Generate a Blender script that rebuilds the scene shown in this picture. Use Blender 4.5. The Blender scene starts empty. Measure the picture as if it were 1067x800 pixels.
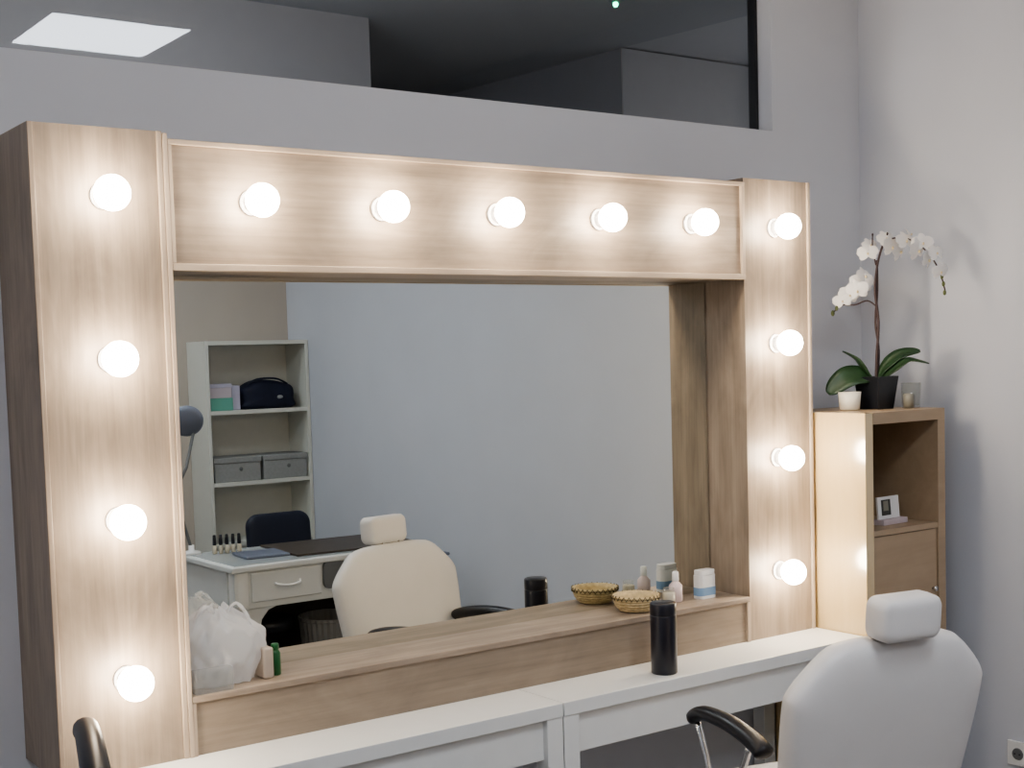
import bpy, bmesh, math, random
from mathutils import Vector, Matrix, Euler
random.seed(7)
C = bpy.context.scene.collection
PI = math.pi

# ------------------------------------------------------------------ materials
def mat(name, col, rough=.5, metal=0., spec=.5, emit=None, es=0., trans=0., coat=0., alpha=1., noise=0., nscale=20., bump=0., bscale=200., sheen=0., sss=0.):
    m = bpy.data.materials.new(name); m.use_nodes = True
    nt = m.node_tree; b = nt.nodes['Principled BSDF']
    b.inputs['Base Color'].default_value = (*col, 1); b.inputs['Roughness'].default_value = rough
    b.inputs['Metallic'].default_value = metal; b.inputs['Specular IOR Level'].default_value = spec
    b.inputs['Transmission Weight'].default_value = trans; b.inputs['Coat Weight'].default_value = coat
    b.inputs['Alpha'].default_value = alpha; b.inputs['Sheen Weight'].default_value = sheen
    if emit: b.inputs['Emission Color'].default_value = (*emit, 1); b.inputs['Emission Strength'].default_value = es
    tc = nt.nodes.new('ShaderNodeTexCoord')
    if noise > 0:
        n = nt.nodes.new('ShaderNodeTexNoise'); n.inputs['Scale'].default_value = nscale; n.inputs['Detail'].default_value = 4
        nt.links.new(tc.outputs['Object'], n.inputs['Vector'])
        r = nt.nodes.new('ShaderNodeValToRGB'); r.color_ramp.elements[0].position = .3; r.color_ramp.elements[1].position = .7
        r.color_ramp.elements[0].color = (*[c*(1-noise) for c in col], 1); r.color_ramp.elements[1].color = (*[min(1, c*(1+noise)) for c in col], 1)
        nt.links.new(n.outputs['Fac'], r.inputs['Fac']); nt.links.new(r.outputs['Color'], b.inputs['Base Color'])
    if bump > 0:
        n2 = nt.nodes.new('ShaderNodeTexNoise'); n2.inputs['Scale'].default_value = bscale; n2.inputs['Detail'].default_value = 3
        nt.links.new(tc.outputs['Object'], n2.inputs['Vector'])
        bp = nt.nodes.new('ShaderNodeBump'); bp.inputs['Strength'].default_value = bump; bp.inputs['Distance'].default_value = .002
        nt.links.new(n2.outputs['Fac'], bp.inputs['Height']); nt.links.new(bp.outputs['Normal'], b.inputs['Normal'])
    return m

def wood(name, light, dark, axis, rough=.45, broad=1., off=0., coat=0., contrast=(.32, .72), spec=.5):
    """streaky veneer, grain running along one axis"""
    m = bpy.data.materials.new(name); m.use_nodes = True; nt = m.node_tree; b = nt.nodes['Principled BSDF']
    b.inputs['Roughness'].default_value = rough; b.inputs['Coat Weight'].default_value = coat; b.inputs['Coat Roughness'].default_value = .12
    b.inputs['Specular IOR Level'].default_value = spec
    tc = nt.nodes.new('ShaderNodeTexCoord')
    def layer(across, along, detail, dist, o):
        mp = nt.nodes.new('ShaderNodeMapping'); s = [across]*3; s['xyz'.index(axis)] = along
        mp.inputs['Scale'].default_value = s; mp.inputs['Location'].default_value = (o+off, o*1.7+off, o*.6)
        nt.links.new(tc.outputs['Object'], mp.inputs['Vector'])
        n = nt.nodes.new('ShaderNodeTexNoise'); n.inputs['Scale'].default_value = 1; n.inputs['Detail'].default_value = detail
        n.inputs['Distortion'].default_value = dist; n.inputs['Roughness'].default_value = .6
        nt.links.new(mp.outputs['Vector'], n.inputs['Vector']); return n.outputs['Fac']
    a = layer(17*broad, 1.3, 4, 1.0, 3.1); c = layer(90*broad, 3.0, 4, .4, 8.3); e = layer(5*broad, 2.4, 3, 2.5, 1.2)
    def mix(x, y, f):
        k = nt.nodes.new('ShaderNodeMix'); k.data_type = 'FLOAT'; k.inputs[0].default_value = f
        nt.links.new(x, k.inputs[2]); nt.links.new(y, k.inputs[3]); return k.outputs[0]
    v = mix(mix(a, e, .42), c, .25)
    r = nt.nodes.new('ShaderNodeValToRGB'); r.color_ramp.elements[0].position = contrast[0]; r.color_ramp.elements[1].position = contrast[1]
    r.color_ramp.elements[0].color = (*dark, 1); r.color_ramp.elements[1].color = (*light, 1)
    nt.links.new(v, r.inputs['Fac']); nt.links.new(r.outputs['Color'], b.inputs['Base Color'])
    bp = nt.nodes.new('ShaderNodeBump'); bp.inputs['Strength'].default_value = .12; bp.inputs['Distance'].default_value = .002
    nt.links.new(c, bp.inputs['Height']); nt.links.new(bp.outputs['Normal'], b.inputs['Normal'])
    return m

LW, DW = (.42, .335, .258), (.185, .146, .114)
M = dict(
    wood_v=wood('oak_veneer_upright', LW, DW, 'z', contrast=(.30, .64)),
    wood_v2=wood('oak_veneer_upright_b', LW, DW, 'z', off=5.7, contrast=(.30, .64)),
    wood_h=wood('oak_veneer_across', LW, DW, 'x', off=2., contrast=(.30, .64)),
    wood_h2=wood('oak_veneer_lower', (.37, .295, .222), (.19, .148, .114), 'x', off=9., contrast=(.28, .66)),
    edge=wood('oak_edging', (.54, .44, .34), (.40, .32, .25), 'z'),
    edge_h=wood('oak_edging_across', (.54, .44, .34), (.40, .32, .25), 'x'),
    birch=wood('birch_veneer_lit', (.74, .58, .33), (.62, .46, .25), 'z', rough=.22, broad=.6, spec=1., coat=1.),  # left side board: bulb glow put into a lighter, yellower tone
    birch_shaded=wood('birch_veneer_shaded', (.47, .35, .235), (.36, .265, .175), 'x', rough=.4, broad=.6),  # same veneer darkened, shade painted into fronts and inner boards
    wall=mat('painted_wall', (.67, .68, .72), .85, noise=.015, nscale=3, bump=.08, bscale=260),
    wall_r=mat('painted_side_wall', (.61, .63, .69), .85, noise=.02, nscale=3, bump=.08, bscale=260),
    wall_b=mat('painted_back_wall', (.50, .45, .40), .85, noise=.02, nscale=3),
    ceil=mat('painted_ceiling', (.72, .72, .73), .9, noise=.01),
    floor=mat('grey_floor', (.17, .16, .155), .45, noise=.15, nscale=6),
    mirror=mat('mirror_glass', (.77, .79, .755), .0, 1.),
    white=mat('white_lacquer', (.80, .80, .78), .35, noise=.01),
    deskwhite=mat('white_desk_lacquer', (.72, .73, .72), .35, noise=.01),
    shelfwhite=mat('white_shelf_board', (.66, .66, .61), .5, noise=.01),
    shelfback=mat('shelf_back_board', (.60, .59, .54), .6, noise=.02),
    vinyl=mat('white_vinyl', (.73, .705, .69), .42, noise=.02, nscale=8, bump=.15, bscale=350),
    seam=mat('stitched_seam', (.60, .58, .56), .6),
    blackpad=mat('black_padding', (.010, .010, .014), .36, spec=.45),
    chrome=mat('chrome', (.75, .75, .76), .12, 1.),
    blackplastic=mat('black_plastic', (.012, .013, .02), .35),
    canister=mat('black_can', (.010, .010, .018), .33, coat=.15),
    socket=mat('white_socket', (.75, .75, .78), .35),
    bulb=mat('lit_bulb', (1, 1, 1), .4, emit=(1., .855, .67), es=58.),
    panel=mat('lit_ceiling_panel', (1, 1, 1), .5, emit=(.86, .92, 1.), es=21.),
    frame_dark=mat('dark_window_frame', (.02, .02, .023), .4),
    potblack=mat('black_pot', (.012, .014, .02), .3),
    leaf=mat('orchid_leaf', (.022, .055, .022), .4, noise=.25, nscale=14),
    stem=mat('orchid_stem', (.06, .035, .035), .6),
    bud=mat('orchid_bud', (.10, .12, .04), .5),
    petal=mat('orchid_petal', (.86, .83, .80), .5, noise=.03),
    lip=mat('orchid_lip', (.75, .62, .38), .5),
    soil=mat('bark_soil', (.06, .04, .025), .9, noise=.4, nscale=60, bump=.5, bscale=90),
    candle=mat('cream_wax', (.80, .76, .66), .5),
    navy=mat('navy_fabric', (.010, .013, .035), .75, noise=.2, nscale=30, bump=.3),
    navyback_and_shade=mat('navy_upholstery_and_shade', (.012, .016, .035), .5),
    greybox=mat('grey_felt', (.32, .325, .32), .8, noise=.06, nscale=60),
    mint=mat('mint_card', (.16, .42, .34), .6), pinkish=mat('pale_pink_card', (.55, .48, .52), .6),
    lilac=mat('pale_lilac_card', (.5, .48, .6), .6),
    brown=mat('dark_brown_leatherette', (.060, .045, .035), .45, noise=.2, nscale=25),
    greyplastic=mat('grey_plastic', (.16, .165, .17), .5),
    lampgrey=mat('blue_grey_plastic', (.17, .19, .25), .5),
    wicker=mat('straw', (.58, .46, .27), .7, noise=.2, nscale=80), wickerdark=mat('dark_straw', (.13, .10, .05), .7),
    pinkbottle=mat('pink_bottle', (.72, .60, .60), .3), bluelabel=mat('blue_label', (.22, .36, .55), .5),
    whiteplastic=mat('white_plastic', (.80, .80, .80), .3), beigeglass=mat('beige_bottle', (.55, .51, .42), .2),
    green=mat('dark_green_bottle', (.015, .10, .03), .3), beige=mat('beige_card', (.45, .38, .32), .6),
    led=mat('green_indicator', (.1, .8, .4), .4, emit=(.05, 1., .5), es=9.),
    dark=mat('dark_picture', (.05, .05, .045), .5), pale=mat('pale_print', (.25, .24, .2), .5),
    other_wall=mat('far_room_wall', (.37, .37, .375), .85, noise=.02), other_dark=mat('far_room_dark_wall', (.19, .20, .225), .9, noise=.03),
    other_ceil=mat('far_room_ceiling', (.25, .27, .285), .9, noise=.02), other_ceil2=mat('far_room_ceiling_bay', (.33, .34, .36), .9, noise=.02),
    desktop=mat('desk_glass_top', (.42, .45, .46), .12, spec=.6),
    ribbed=mat('dark_ribbed_plastic', (.24, .235, .23), .45),
)
# clear film / clear pane (mirror-like reflection by angle, otherwise see-through)
def clear(name, tint, ior=1.5, refl_rough=0., diffuse=0., dcol=(.8, .8, .8)):
    m = bpy.data.materials.new(name); m.use_nodes = True; nt = m.node_tree
    for n in list(nt.nodes): nt.nodes.remove(n)
    out = nt.nodes.new('ShaderNodeOutputMaterial'); t = nt.nodes.new('ShaderNodeBsdfTransparent'); t.inputs[0].default_value = (*tint, 1)
    g = nt.nodes.new('ShaderNodeBsdfGlossy'); g.inputs['Roughness'].default_value = refl_rough
    lw = nt.nodes.new('ShaderNodeLayerWeight'); lw.inputs[0].default_value = .5
    pw = nt.nodes.new('ShaderNodeMath'); pw.operation = 'POWER'; pw.inputs[1].default_value = 5; nt.links.new(lw.outputs['Facing'], pw.inputs[0])
    f = nt.nodes.new('ShaderNodeMath'); f.operation = 'MULTIPLY_ADD'; f0 = ((ior-1)/(ior+1))**2; f.inputs[1].default_value = 1-f0; f.inputs[2].default_value = f0; nt.links.new(pw.outputs[0], f.inputs[0])
    mx = nt.nodes.new('ShaderNodeMixShader'); nt.links.new(f.outputs[0], mx.inputs[0]); nt.links.new(t.outputs[0], mx.inputs[1]); nt.links.new(g.outputs[0], mx.inputs[2])
    last = mx.outputs[0]
    if diffuse:
        d = nt.nodes.new('ShaderNodeBsdfDiffuse'); d.inputs[0].default_value = (*dcol, 1); tl = nt.nodes.new('ShaderNodeBsdfTranslucent'); tl.inputs[0].default_value = (*dcol, 1)
        dm = nt.nodes.new('ShaderNodeMixShader'); dm.inputs[0].default_value = .4; nt.links.new(d.outputs[0], dm.inputs[1]); nt.links.new(tl.outputs[0], dm.inputs[2])
        m2 = nt.nodes.new('ShaderNodeMixShader'); m2.inputs[0].default_value = diffuse; nt.links.new(last, m2.inputs[1]); nt.links.new(dm.outputs[0], m2.inputs[2]); last = m2.outputs[0]
    nt.links.new(last, out.inputs[0]); return m
M['pane'] = clear('window_pane', (.97, .97, .975))
M['film'] = clear('plastic_film', (.98, .98, .98), 1.45, .2, .5, (.99, .99, 1.))
M['clearbox'] = clear('clear_plastic_box', (.85, .86, .86), 1.45, .1, .18, (.7, .71, .72))
M['clearglass'] = clear('clear_glass', (.92, .93, .92), 1.5, .03, .12, (.8, .8, .8))

# ------------------------------------------------------------------ mesh helpers
def B(): return bmesh.new()
def box(bm, x0, x1, y0, y1, z0, z1):
    v = [bm.verts.new((x, y, z)) for x in (x0, x1) for y in (y0, y1) for z in (z0, z1)]
    for f in ((0, 1, 3, 2), (4, 6, 7, 5), (0, 4, 5, 1), (2, 3, 7, 6), (0, 2, 6, 4), (1, 5, 7, 3)): bm.faces.new([v[i] for i in f])
    return v
def bxo(*a): bm = B(); box(bm, *a); return bm
def lathe(bm, prof, c=(0, 0, 0), seg=32, ax='z', cap=True):
    rings = []
    for r, h in prof:
        ring = []
        for i in range(seg):
            a = 2*PI*i/seg; p = (r*math.cos(a), r*math.sin(a), h)
            if ax == 'y': p = (p[0], -p[2], p[1])
            if ax == 'x': p = (p[2], p[0], p[1])
            ring.append(bm.verts.new((p[0]+c[0], p[1]+c[1], p[2]+c[2])))
        rings.append(ring)
    for a, b in zip(rings, rings[1:]):
        for i in range(seg): bm.faces.new((a[i], a[(i+1) % seg], b[(i+1) % seg], b[i]))
    if cap: bm.faces.new(rings[0][::-1]); bm.faces.new(rings[-1])
    return rings
def spline(pts, n=6, closed=False):
    pts = [Vector(p) for p in pts]; out = []; N = len(pts); rng = range(N) if closed else range(N-1)
    for i in rng:
        if closed: p0, p1, p2, p3 = pts[i-1], pts[i], pts[(i+1) % N], pts[(i+2) % N]
        else: p0, p1, p2, p3 = pts[max(i-1, 0)], pts[i], pts[i+1], pts[min(i+2, N-1)]
        for k in range(n):
            t = k/n; out.append(.5*((2*p1)+(-p0+p2)*t+(2*p0-5*p1+4*p2-p3)*t*t+(-p0+3*p1-3*p2+p3)*t**3))
    if not closed: out.append(pts[-1])
    return out
def tube(bm, pts, r, seg=10, flat=1., closed=False):
    """round tube along pts; r a number or a list; flat squashes it vertically"""
    pts = [Vector(p) for p in pts]; N = len(pts); rs = r if isinstance(r, (list, tuple)) else [r]*N
    rings = []; s = None
    for i, p in enumerate(pts):
        t = ((pts[(i+1) % N]-pts[i-1]) if closed else (pts[min(i+1, N-1)]-pts[max(i-1, 0)])).normalized()
        if s is None: s = t.cross(Vector((0, 0, 1)) if abs(t.z) < .93 else Vector((0, 1, 0))).normalized()
        s = (s-t*s.dot(t)).normalized(); u = s.cross(t).normalized()
        rings.append([bm.verts.new(p+(s*math.cos(2*PI*k/seg)+u*flat*math.sin(2*PI*k/seg))*rs[i]) for k in range(seg)])
    prs = list(zip(rings, rings[1:])) + ([(rings[-1], rings[0])] if closed else [])
    for a, b in prs:
        for k in range(seg): bm.faces.new((a[k], a[(k+1) % seg], b[(k+1) % seg], b[k]))
    if not closed: bm.faces.new(rings[0][::-1]); bm.faces.new(rings[-1])
def sphere(bm, c, r, sc=(1, 1, 1), u=20, v=12):
    bmesh.ops.create_uvsphere(bm, u_segments=u, v_segments=v, radius=r, matrix=Matrix.Translation(c) @ Matrix.Diagonal((*sc, 1)))
def cushion(bm, outline, T, p=3.2, rings=9, c=(0, 0), f=None):
    """padded shape: outline in x/z, thickness T in y"""
    n = len(outline); c = Vector(c); prev = None; R = []
    for side in (1, -1):
        ctr = bm.verts.new((c.x, side*T/2, c.y)); last = None
        for k in range(1, rings+1):
            q = math.sin(k/rings*PI/2)
            y = side*T/2*max(0, (1-q**p))**(1/p)
            if k == rings and side == -1: ring = R[0]
            else: ring = [bm.verts.new((c.x+(o[0]-c.x)*q, y, c.y+(o[1]-c.y)*q)) for o in outline]
            if k == 1:
                for i in range(n):
                    a = (ctr, ring[i], ring[(i+1) % n]); bm.faces.new(a)
            else:
                for i in range(n): bm.faces.new((last[i], ring[i], ring[(i+1) % n], last[(i+1) % n]))
            last = ring
        if side == 1: R.append(last)
    bmesh.ops.recalc_face_normals(bm, faces=bm.faces[:])
def rrect(w, h, r, n=6, cx=0, cz=0):
    o = []
    for sx, sz, a0 in ((1, 1, 0), (-1, 1, PI/2), (-1, -1, PI), (1, -1, 1.5*PI)):
        for k in range(n+1):
            a = a0+PI/2*k/n; o.append((cx+sx*(w/2-r)+r*math.cos(a), cz+sz*(h/2-r)+r*math.sin(a)))
    return o
def prism(bm, poly, y0, y1):
    a = [bm.verts.new((x, y0, z)) for x, z in poly]; b = [bm.verts.new((x, y1, z)) for x, z in poly]; n = len(poly)
    bm.faces.new(a); bm.faces.new(b[::-1])
    for i in range(n): bm.faces.new((a[i], b[i], b[(i+1) % n], a[(i+1) % n]))
    bmesh.ops.recalc_face_normals(bm, faces=bm.faces[:])

def origin_of(p):
    v = Vector((0, 0, 0))
    while p is not None: v = v + p.location; p = p.parent
    return v
def obj(name, bm, m, parent=None, smooth=False, bevel=0., seg=2, sub=0, loc=None):
    """one mesh object; the bmesh is in the frame of the scene (or of the unmoved thing)"""
    bmesh.ops.recalc_face_normals(bm, faces=bm.faces[:])
    if parent is not None: off = origin_of(parent)
    else: off = Vector((0, 0, 0))
    if loc is None:
        xs = [v.co for v in bm.verts]
        lo = Vector([min(c[i] for c in xs) for i in range(3)]); hi = Vector([max(c[i] for c in xs) for i in range(3)])
        loc = Vector(((lo.x+hi.x)/2, (lo.y+hi.y)/2, lo.z))
    loc = Vector(loc)
    bmesh.ops.translate(bm, verts=bm.verts[:], vec=-loc)
    me = bpy.data.meshes.new(name); bm.to_mesh(me); bm.free()
    me.materials.append(M[m] if isinstance(m, str) else m)
    if smooth or bevel:
        for p in me.polygons: p.use_smooth = bool(smooth)
    o = bpy.data.objects.new(name, me); C.objects.link(o); o.location = loc-off
    if parent is not None: o.parent = parent
    if bevel:
        b = o.modifiers.new('bevel', 'BEVEL'); b.width = bevel; b.segments = seg; b.limit_method = 'ANGLE'; b.angle_limit = .6
    if sub: s = o.modifiers.new('sub', 'SUBSURF'); s.levels = sub; s.render_levels = sub
    return o
def thing(name, label, cat, loc=(0, 0, 0), group=None):
    o = bpy.data.objects.new(name, None); C.objects.link(o); o.location = loc; o.empty_display_size = .05
    o['label'] = label; o['category'] = cat
    if group: o['group'] = group
    return o
def tag(o, label, cat, group=None):
    o['label'] = label; o['category'] = cat
    if group: o['group'] = group
    return o
def struct(name, bm, m, label=None, cat=None, **k):
    o = obj(name, bm, m, **k); o['kind'] = 'structure'
    if label: o['label'] = label
    if cat: o['category'] = cat
    return o

# ------------------------------------------------------------------ setting
WY, XR, YB, XL, ZC = .266, 2.897, -4.551, -2.7, 3.12      # mirror wall, side wall, back wall, left wall, ceiling
WT = .362
XW, ZW, ZW2, XW0 = 2.443, 2.424, 3.08, -1.7
bm = B()
box(bm, XL, XR+.1, WY, WT, 0, ZW); box(bm, XW, XR+.1, WY, WT, ZW, ZC); box(bm, XL, XW0, WY, WT, ZW, ZC); box(bm, XW0, XW, WY, WT, ZW2, ZC)
struct('wall_front', bm, 'wall', 'pale grey painted wall behind the lit vanity mirror', 'wall')
struct('wall_right', bxo(XR, XR+.1, YB-.1, WY, 0, ZC), 'wall_r', 'pale grey painted side wall beside the oak cabinet', 'wall')
struct('wall_back', bxo(XL-.1, XR, YB-.1, YB, 0, ZC), 'wall_b', 'brownish grey wall behind the white bookcase', 'wall')
struct('wall_left', bxo(XL-.1, XL, YB, WT, 0, ZC), 'wall_r', 'plain painted wall opposite the cabinet', 'wall')
struct('floor', bxo(XL-.1, XR+.1, YB-.1, WT, -.05, 0), 'floor', 'dark grey floor of the salon', 'floor')
struct('ceiling', bxo(XL-.1, XR+.1, YB-.1, WT, ZC, ZC+.06), 'ceil', 'plain ceiling of the salon', 'ceiling')
# skirting boards
struct('baseboard_front', bxo(XL, XR, WY-.012, WY, 0, .07), 'white', 'white skirting along the mirror wall', 'skirting board')
struct('baseboard_right', bxo(XR-.012, XR, YB+.3, WY-.012, 0, .07), 'white', 'white skirting along the side wall', 'skirting board')
# interior window above the mirror: frame + one pane
YG = .345
bm = B()
box(bm, XW-.014, XW, YG-.016, YG+.016, ZW, ZW2); box(bm, XW0, XW0+.014, YG-.016, YG+.016, ZW, ZW2)
box(bm, XW0+.014, XW-.014, YG-.016, YG+.016, ZW2-.014, ZW2); box(bm, XW0+.014, XW-.014, YG-.016, YG+.016, ZW, ZW+.008)
w = struct('window_1', bm, 'frame_dark', 'long high interior window with thin dark frame above the vanity mirror', 'window')
obj('pane', bxo(XW0+.014, XW-.014, YG-.003, YG+.003, ZW+.008, ZW2-.014), 'pane', w)
# the room beyond that window
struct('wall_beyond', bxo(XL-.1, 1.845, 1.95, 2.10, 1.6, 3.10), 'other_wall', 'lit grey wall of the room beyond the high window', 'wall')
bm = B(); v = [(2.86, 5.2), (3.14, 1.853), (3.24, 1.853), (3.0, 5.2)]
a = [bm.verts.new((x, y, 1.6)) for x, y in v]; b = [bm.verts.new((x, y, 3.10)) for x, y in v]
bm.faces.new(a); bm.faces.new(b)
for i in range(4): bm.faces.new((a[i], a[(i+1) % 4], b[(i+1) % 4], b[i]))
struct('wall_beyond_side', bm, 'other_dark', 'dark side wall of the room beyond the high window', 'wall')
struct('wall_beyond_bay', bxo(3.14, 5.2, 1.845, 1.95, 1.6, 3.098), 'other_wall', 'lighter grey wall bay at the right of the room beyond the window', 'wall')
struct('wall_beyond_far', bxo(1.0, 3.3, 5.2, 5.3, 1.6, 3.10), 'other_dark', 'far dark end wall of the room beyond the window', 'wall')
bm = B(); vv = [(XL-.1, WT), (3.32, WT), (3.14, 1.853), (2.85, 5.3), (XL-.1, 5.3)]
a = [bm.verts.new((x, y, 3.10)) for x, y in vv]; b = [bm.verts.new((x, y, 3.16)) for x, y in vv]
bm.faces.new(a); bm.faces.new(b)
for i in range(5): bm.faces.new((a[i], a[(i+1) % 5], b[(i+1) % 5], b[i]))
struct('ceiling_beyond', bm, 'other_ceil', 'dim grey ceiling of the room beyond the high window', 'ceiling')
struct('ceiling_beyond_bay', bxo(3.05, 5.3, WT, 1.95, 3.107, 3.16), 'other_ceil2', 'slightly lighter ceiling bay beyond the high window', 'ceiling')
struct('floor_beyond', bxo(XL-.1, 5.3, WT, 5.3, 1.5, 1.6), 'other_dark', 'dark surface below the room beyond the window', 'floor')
struct('wall_beyond_right', bxo(5.2, 5.3, WT, 1.9, 1.6, 3.1), 'other_wall', 'end wall of the bay beyond the window', 'wall')
t = thing('smoke_detector', 'small round ceiling detector with a green light seen through the high window', 'smoke detector', (2.53, 1.19, 3.07))
bm = B(); lathe(bm, [(.02, 3.076), (.03, 3.084), (.034, 3.10)], (2.535, 1.18, 0), 24); obj('housing', bm, 'greyplastic', t, True)
bm = B(); sphere(bm, (2.530, 1.175, 3.068), .011); obj('indicator_light', bm, 'led', t, True)

# ceiling light panels: one reflected in the window, two added unseen as fill
def ceiling_panel(x, y, label):
    t = thing('ceiling_light', label, 'ceiling light', (x, y, ZC-.02))
    bm = B()
    for a in ((x-.31, x+.31, y-.31, y-.295), (x-.31, x+.31, y+.295, y+.31), (x-.31, x-.295, y-.295, y+.295), (x+.295, x+.31, y-.295, y+.295)): box(bm, *a, ZC-.022, ZC)
    obj('trim', bm, 'white', t)
    obj('diffuser', bxo(x-.295, x+.295, y-.295, y+.295, ZC-.018, ZC-.001), 'panel', t)
ceiling_panel(1.0, -2.09, 'square white ceiling panel light reflected in the high window')
ceiling_panel(-1.25, -2.3, 'unseen square fill panel added on the ceiling above the left of the room')  # added out of view to brighten the mirror wall
ceiling_panel(1.0, -3.7, 'unseen square fill panel added on the ceiling at the back of the room')  # added out of view to raise the room's ambient light

# ------------------------------------------------------------------ vanity mirror
XA, XC, XD, XE = -.1607, .1542, 2.0226, 2.3276
ZB, ZS, ZO, ZT, DM = .75, .8938, 1.8972, 2.212, .18
vm = thing('vanity_mirror', 'large theatre style mirror in a pale oak frame studded with thirteen lit bulbs', 'mirror', ((XA+XE)/2, .13, ZB))
obj('side_panel', bxo(XA+.004, .1306, .006, WY, ZB, ZT), 'wood_v', vm)
obj('side_panel', bxo(XD+.004, XE-.014, .006, WY, ZB, ZT-.002), 'wood_v2', vm)
# edge trims of the uprights
obj('edge_trim', bxo(.1306, .1426, 0, WY, ZB, ZT), 'edge', vm, bevel=.0015)
obj('edge_trim', bxo(.1434, XC, -.003, WY, ZB, ZT-.004), 'edge', vm, bevel=.0015)
obj('edge_trim', bxo(XA, XA+.012, 0, WY, ZB, ZT), 'wood_v', vm, bevel=.0015)
obj('edge_trim', bxo(XE-.012, XE, 0, WY, ZB, ZT-.002), 'edge', vm, bevel=.0015)
# header box with raised lipping
obj('top_panel', bxo(XC, XD, .008, WY, ZO, ZT-.022), 'wood_h', vm)
x0, x1 = XC, XD+.004
obj('lipping', bxo(x0, x1, -.002, .02, ZO-.002, ZO+.014), 'edge_h', vm, bevel=.0015)
obj('lipping', bxo(x0, x1, -.002, .02, ZT-.028, ZT-.016), 'edge_h', vm, bevel=.0015)
obj('lipping', bxo(x0, x0+.010, -.002, .02, ZO+.014, ZT-.028), 'edge', vm, bevel=.0015)
obj('lipping', bxo(x1-.014, x1, -.002, .02, ZO+.014, ZT-.028), 'edge', vm, bevel=.0015)
# lower box that makes the ledge
obj('lower_panel', bxo(XC, XD, .008, WY-.002, ZB, ZS-.016), 'wood_h2', vm)
obj('ledge', bxo(XC, XD, -.002, DM+.01, ZS-.016, ZS), 'wood_h', vm, bevel=.002)
obj('lipping', bxo(XC, XC+.010, -.001, .02, ZB, ZS-.016), 'edge', vm, bevel=.0015)
obj('lipping', bxo(XD-.014, XD, -.001, .02, ZB, ZS-.016), 'edge', vm, bevel=.0015)
obj('back_board', bxo(XC, XD, DM+.006, WY-.001, ZS, ZO), 'wood_h', vm)
obj('mirror_glass', bxo(XC, XD, DM, DM+.005, ZS, ZO), 'mirror', vm)
# bulbs
bp = [(0, j) for j in range(4)] + [(i, 0) for i in range(1, 6)] + [(6, j) for j in range(4)]
bulb_me = sock_me = None
for i, j in bp:
    x = i*.36; z = 2.0587-j*.3652
    if bulb_me is None:
        bm = B(); prof = [(.016, .022), (.019, .028)]
        R, cy = .040, .064
        for k in range(13):
            a = -1.02+(PI/2+1.0)*k/12; prof.append((max(R*math.cos(a), .0008), cy+R*math.sin(a)))
        lathe(bm, prof, (x, .006, z), 28, 'y'); g = obj('bulb', bm, 'bulb', vm, True, loc=(x, .006, z)); bulb_me = g.data
        bm = B(); lathe(bm, [(.030, 0), (.030, .006), (.024, .010), (.021, .030), (.0165, .032)], (x, .006, z), 28, 'y'); s = obj('socket', bm, 'socket', g, False, loc=(x, .006, z)); sock_me = s.data
    else:
        g2 = g.copy(); C.objects.link(g2); g2.parent = vm; g2.location = Vector((x, .006, z))-vm.location
        s2 = s.copy(); C.objects.link(s2); s2.parent = g2

# ------------------------------------------------------------------ the two white tables
def table(x0, x1, label):
    y0, y1 = -.195, WY-.014
    t = thing('console_table', label, 'table', ((x0+x1)/2, (y0+y1)/2, 0), 'white console tables under the vanity mirror')
    obj('table_top', bxo(x0, x1, y0, y1, .712, ZB), 'white', t, bevel=.002)
    L = .052
    for lx in (x0, x1-L):
        for ly in (y0+.003, y1-L): obj('leg', bxo(lx, lx+L, ly, ly+L, 0, .712), 'white', t, bevel=.0015)
    obj('drawer_front', bxo(x0+L, x1-L, y0+.022, y0+.040, .600, .705), 'white', t, bevel=.001)
    obj('apron', bxo(x0+L, x1-L, y1-.03, y1-.012, .600, .712), 'white', t)
    obj('apron', bxo(x0+.015, x0+.033, y0+.055, y1-L, .600, .712), 'white', t)
    obj('apron', bxo(x1-.033, x1-.015, y0+.055, y1-L, .600, .712), 'white', t)
table(1.113, 2.338, 'white console table on the right, carrying the black can')
table(-.112, 1.109, 'white console table on the left, nearer the viewer')

# ------------------------------------------------------------------ oak cube cabinet
cx0, cx1, cy0, cy1, cz = 2.347, 2.754, -.197, .205, 1.464
t = thing('cube_cabinet', 'tall narrow pale oak cube cabinet in the corner with one open cube above a door', 'cabinet', ((cx0+cx1)/2, .0, 0))
T = .038
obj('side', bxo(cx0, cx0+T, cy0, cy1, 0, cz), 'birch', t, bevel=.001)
obj('side', bxo(cx1-T, cx1, cy0, cy1, 0, cz-T), 'birch_shaded', t, bevel=.001)
obj('top', bxo(cx0+T, cx1, cy0, cy1, cz-T, cz), 'birch_shaded', t, bevel=.001)
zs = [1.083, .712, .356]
for z in zs: obj('shelf', bxo(cx0+T, cx1-T, cy0+.002, cy1-.012, z-.018, z), 'birch_shaded', t)
obj('base', bxo(cx0+T, cx1-T, cy0, cy1, 0, T), 'birch_shaded', t)
obj('back', bxo(cx0+T, cx1-T, cy1-.012, cy1-.002, T, cz-T), 'navyback_and_shade', t)  # near-black colour paints the shade inside the cubes
d = obj('door', bxo(cx0+T+.003, cx1-T-.003, cy0+.006, cy0+.022, .714, 1.062), 'birch_shaded', t, bevel=.001)
bm = B(); lathe(bm, [(.005, 0), (.005, .006), (.009, .010), (.009, .016)], (cx1-T-.025, cy0+.006, .862), 16, 'y'); obj('knob', bm, 'chrome', d, True)
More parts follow.
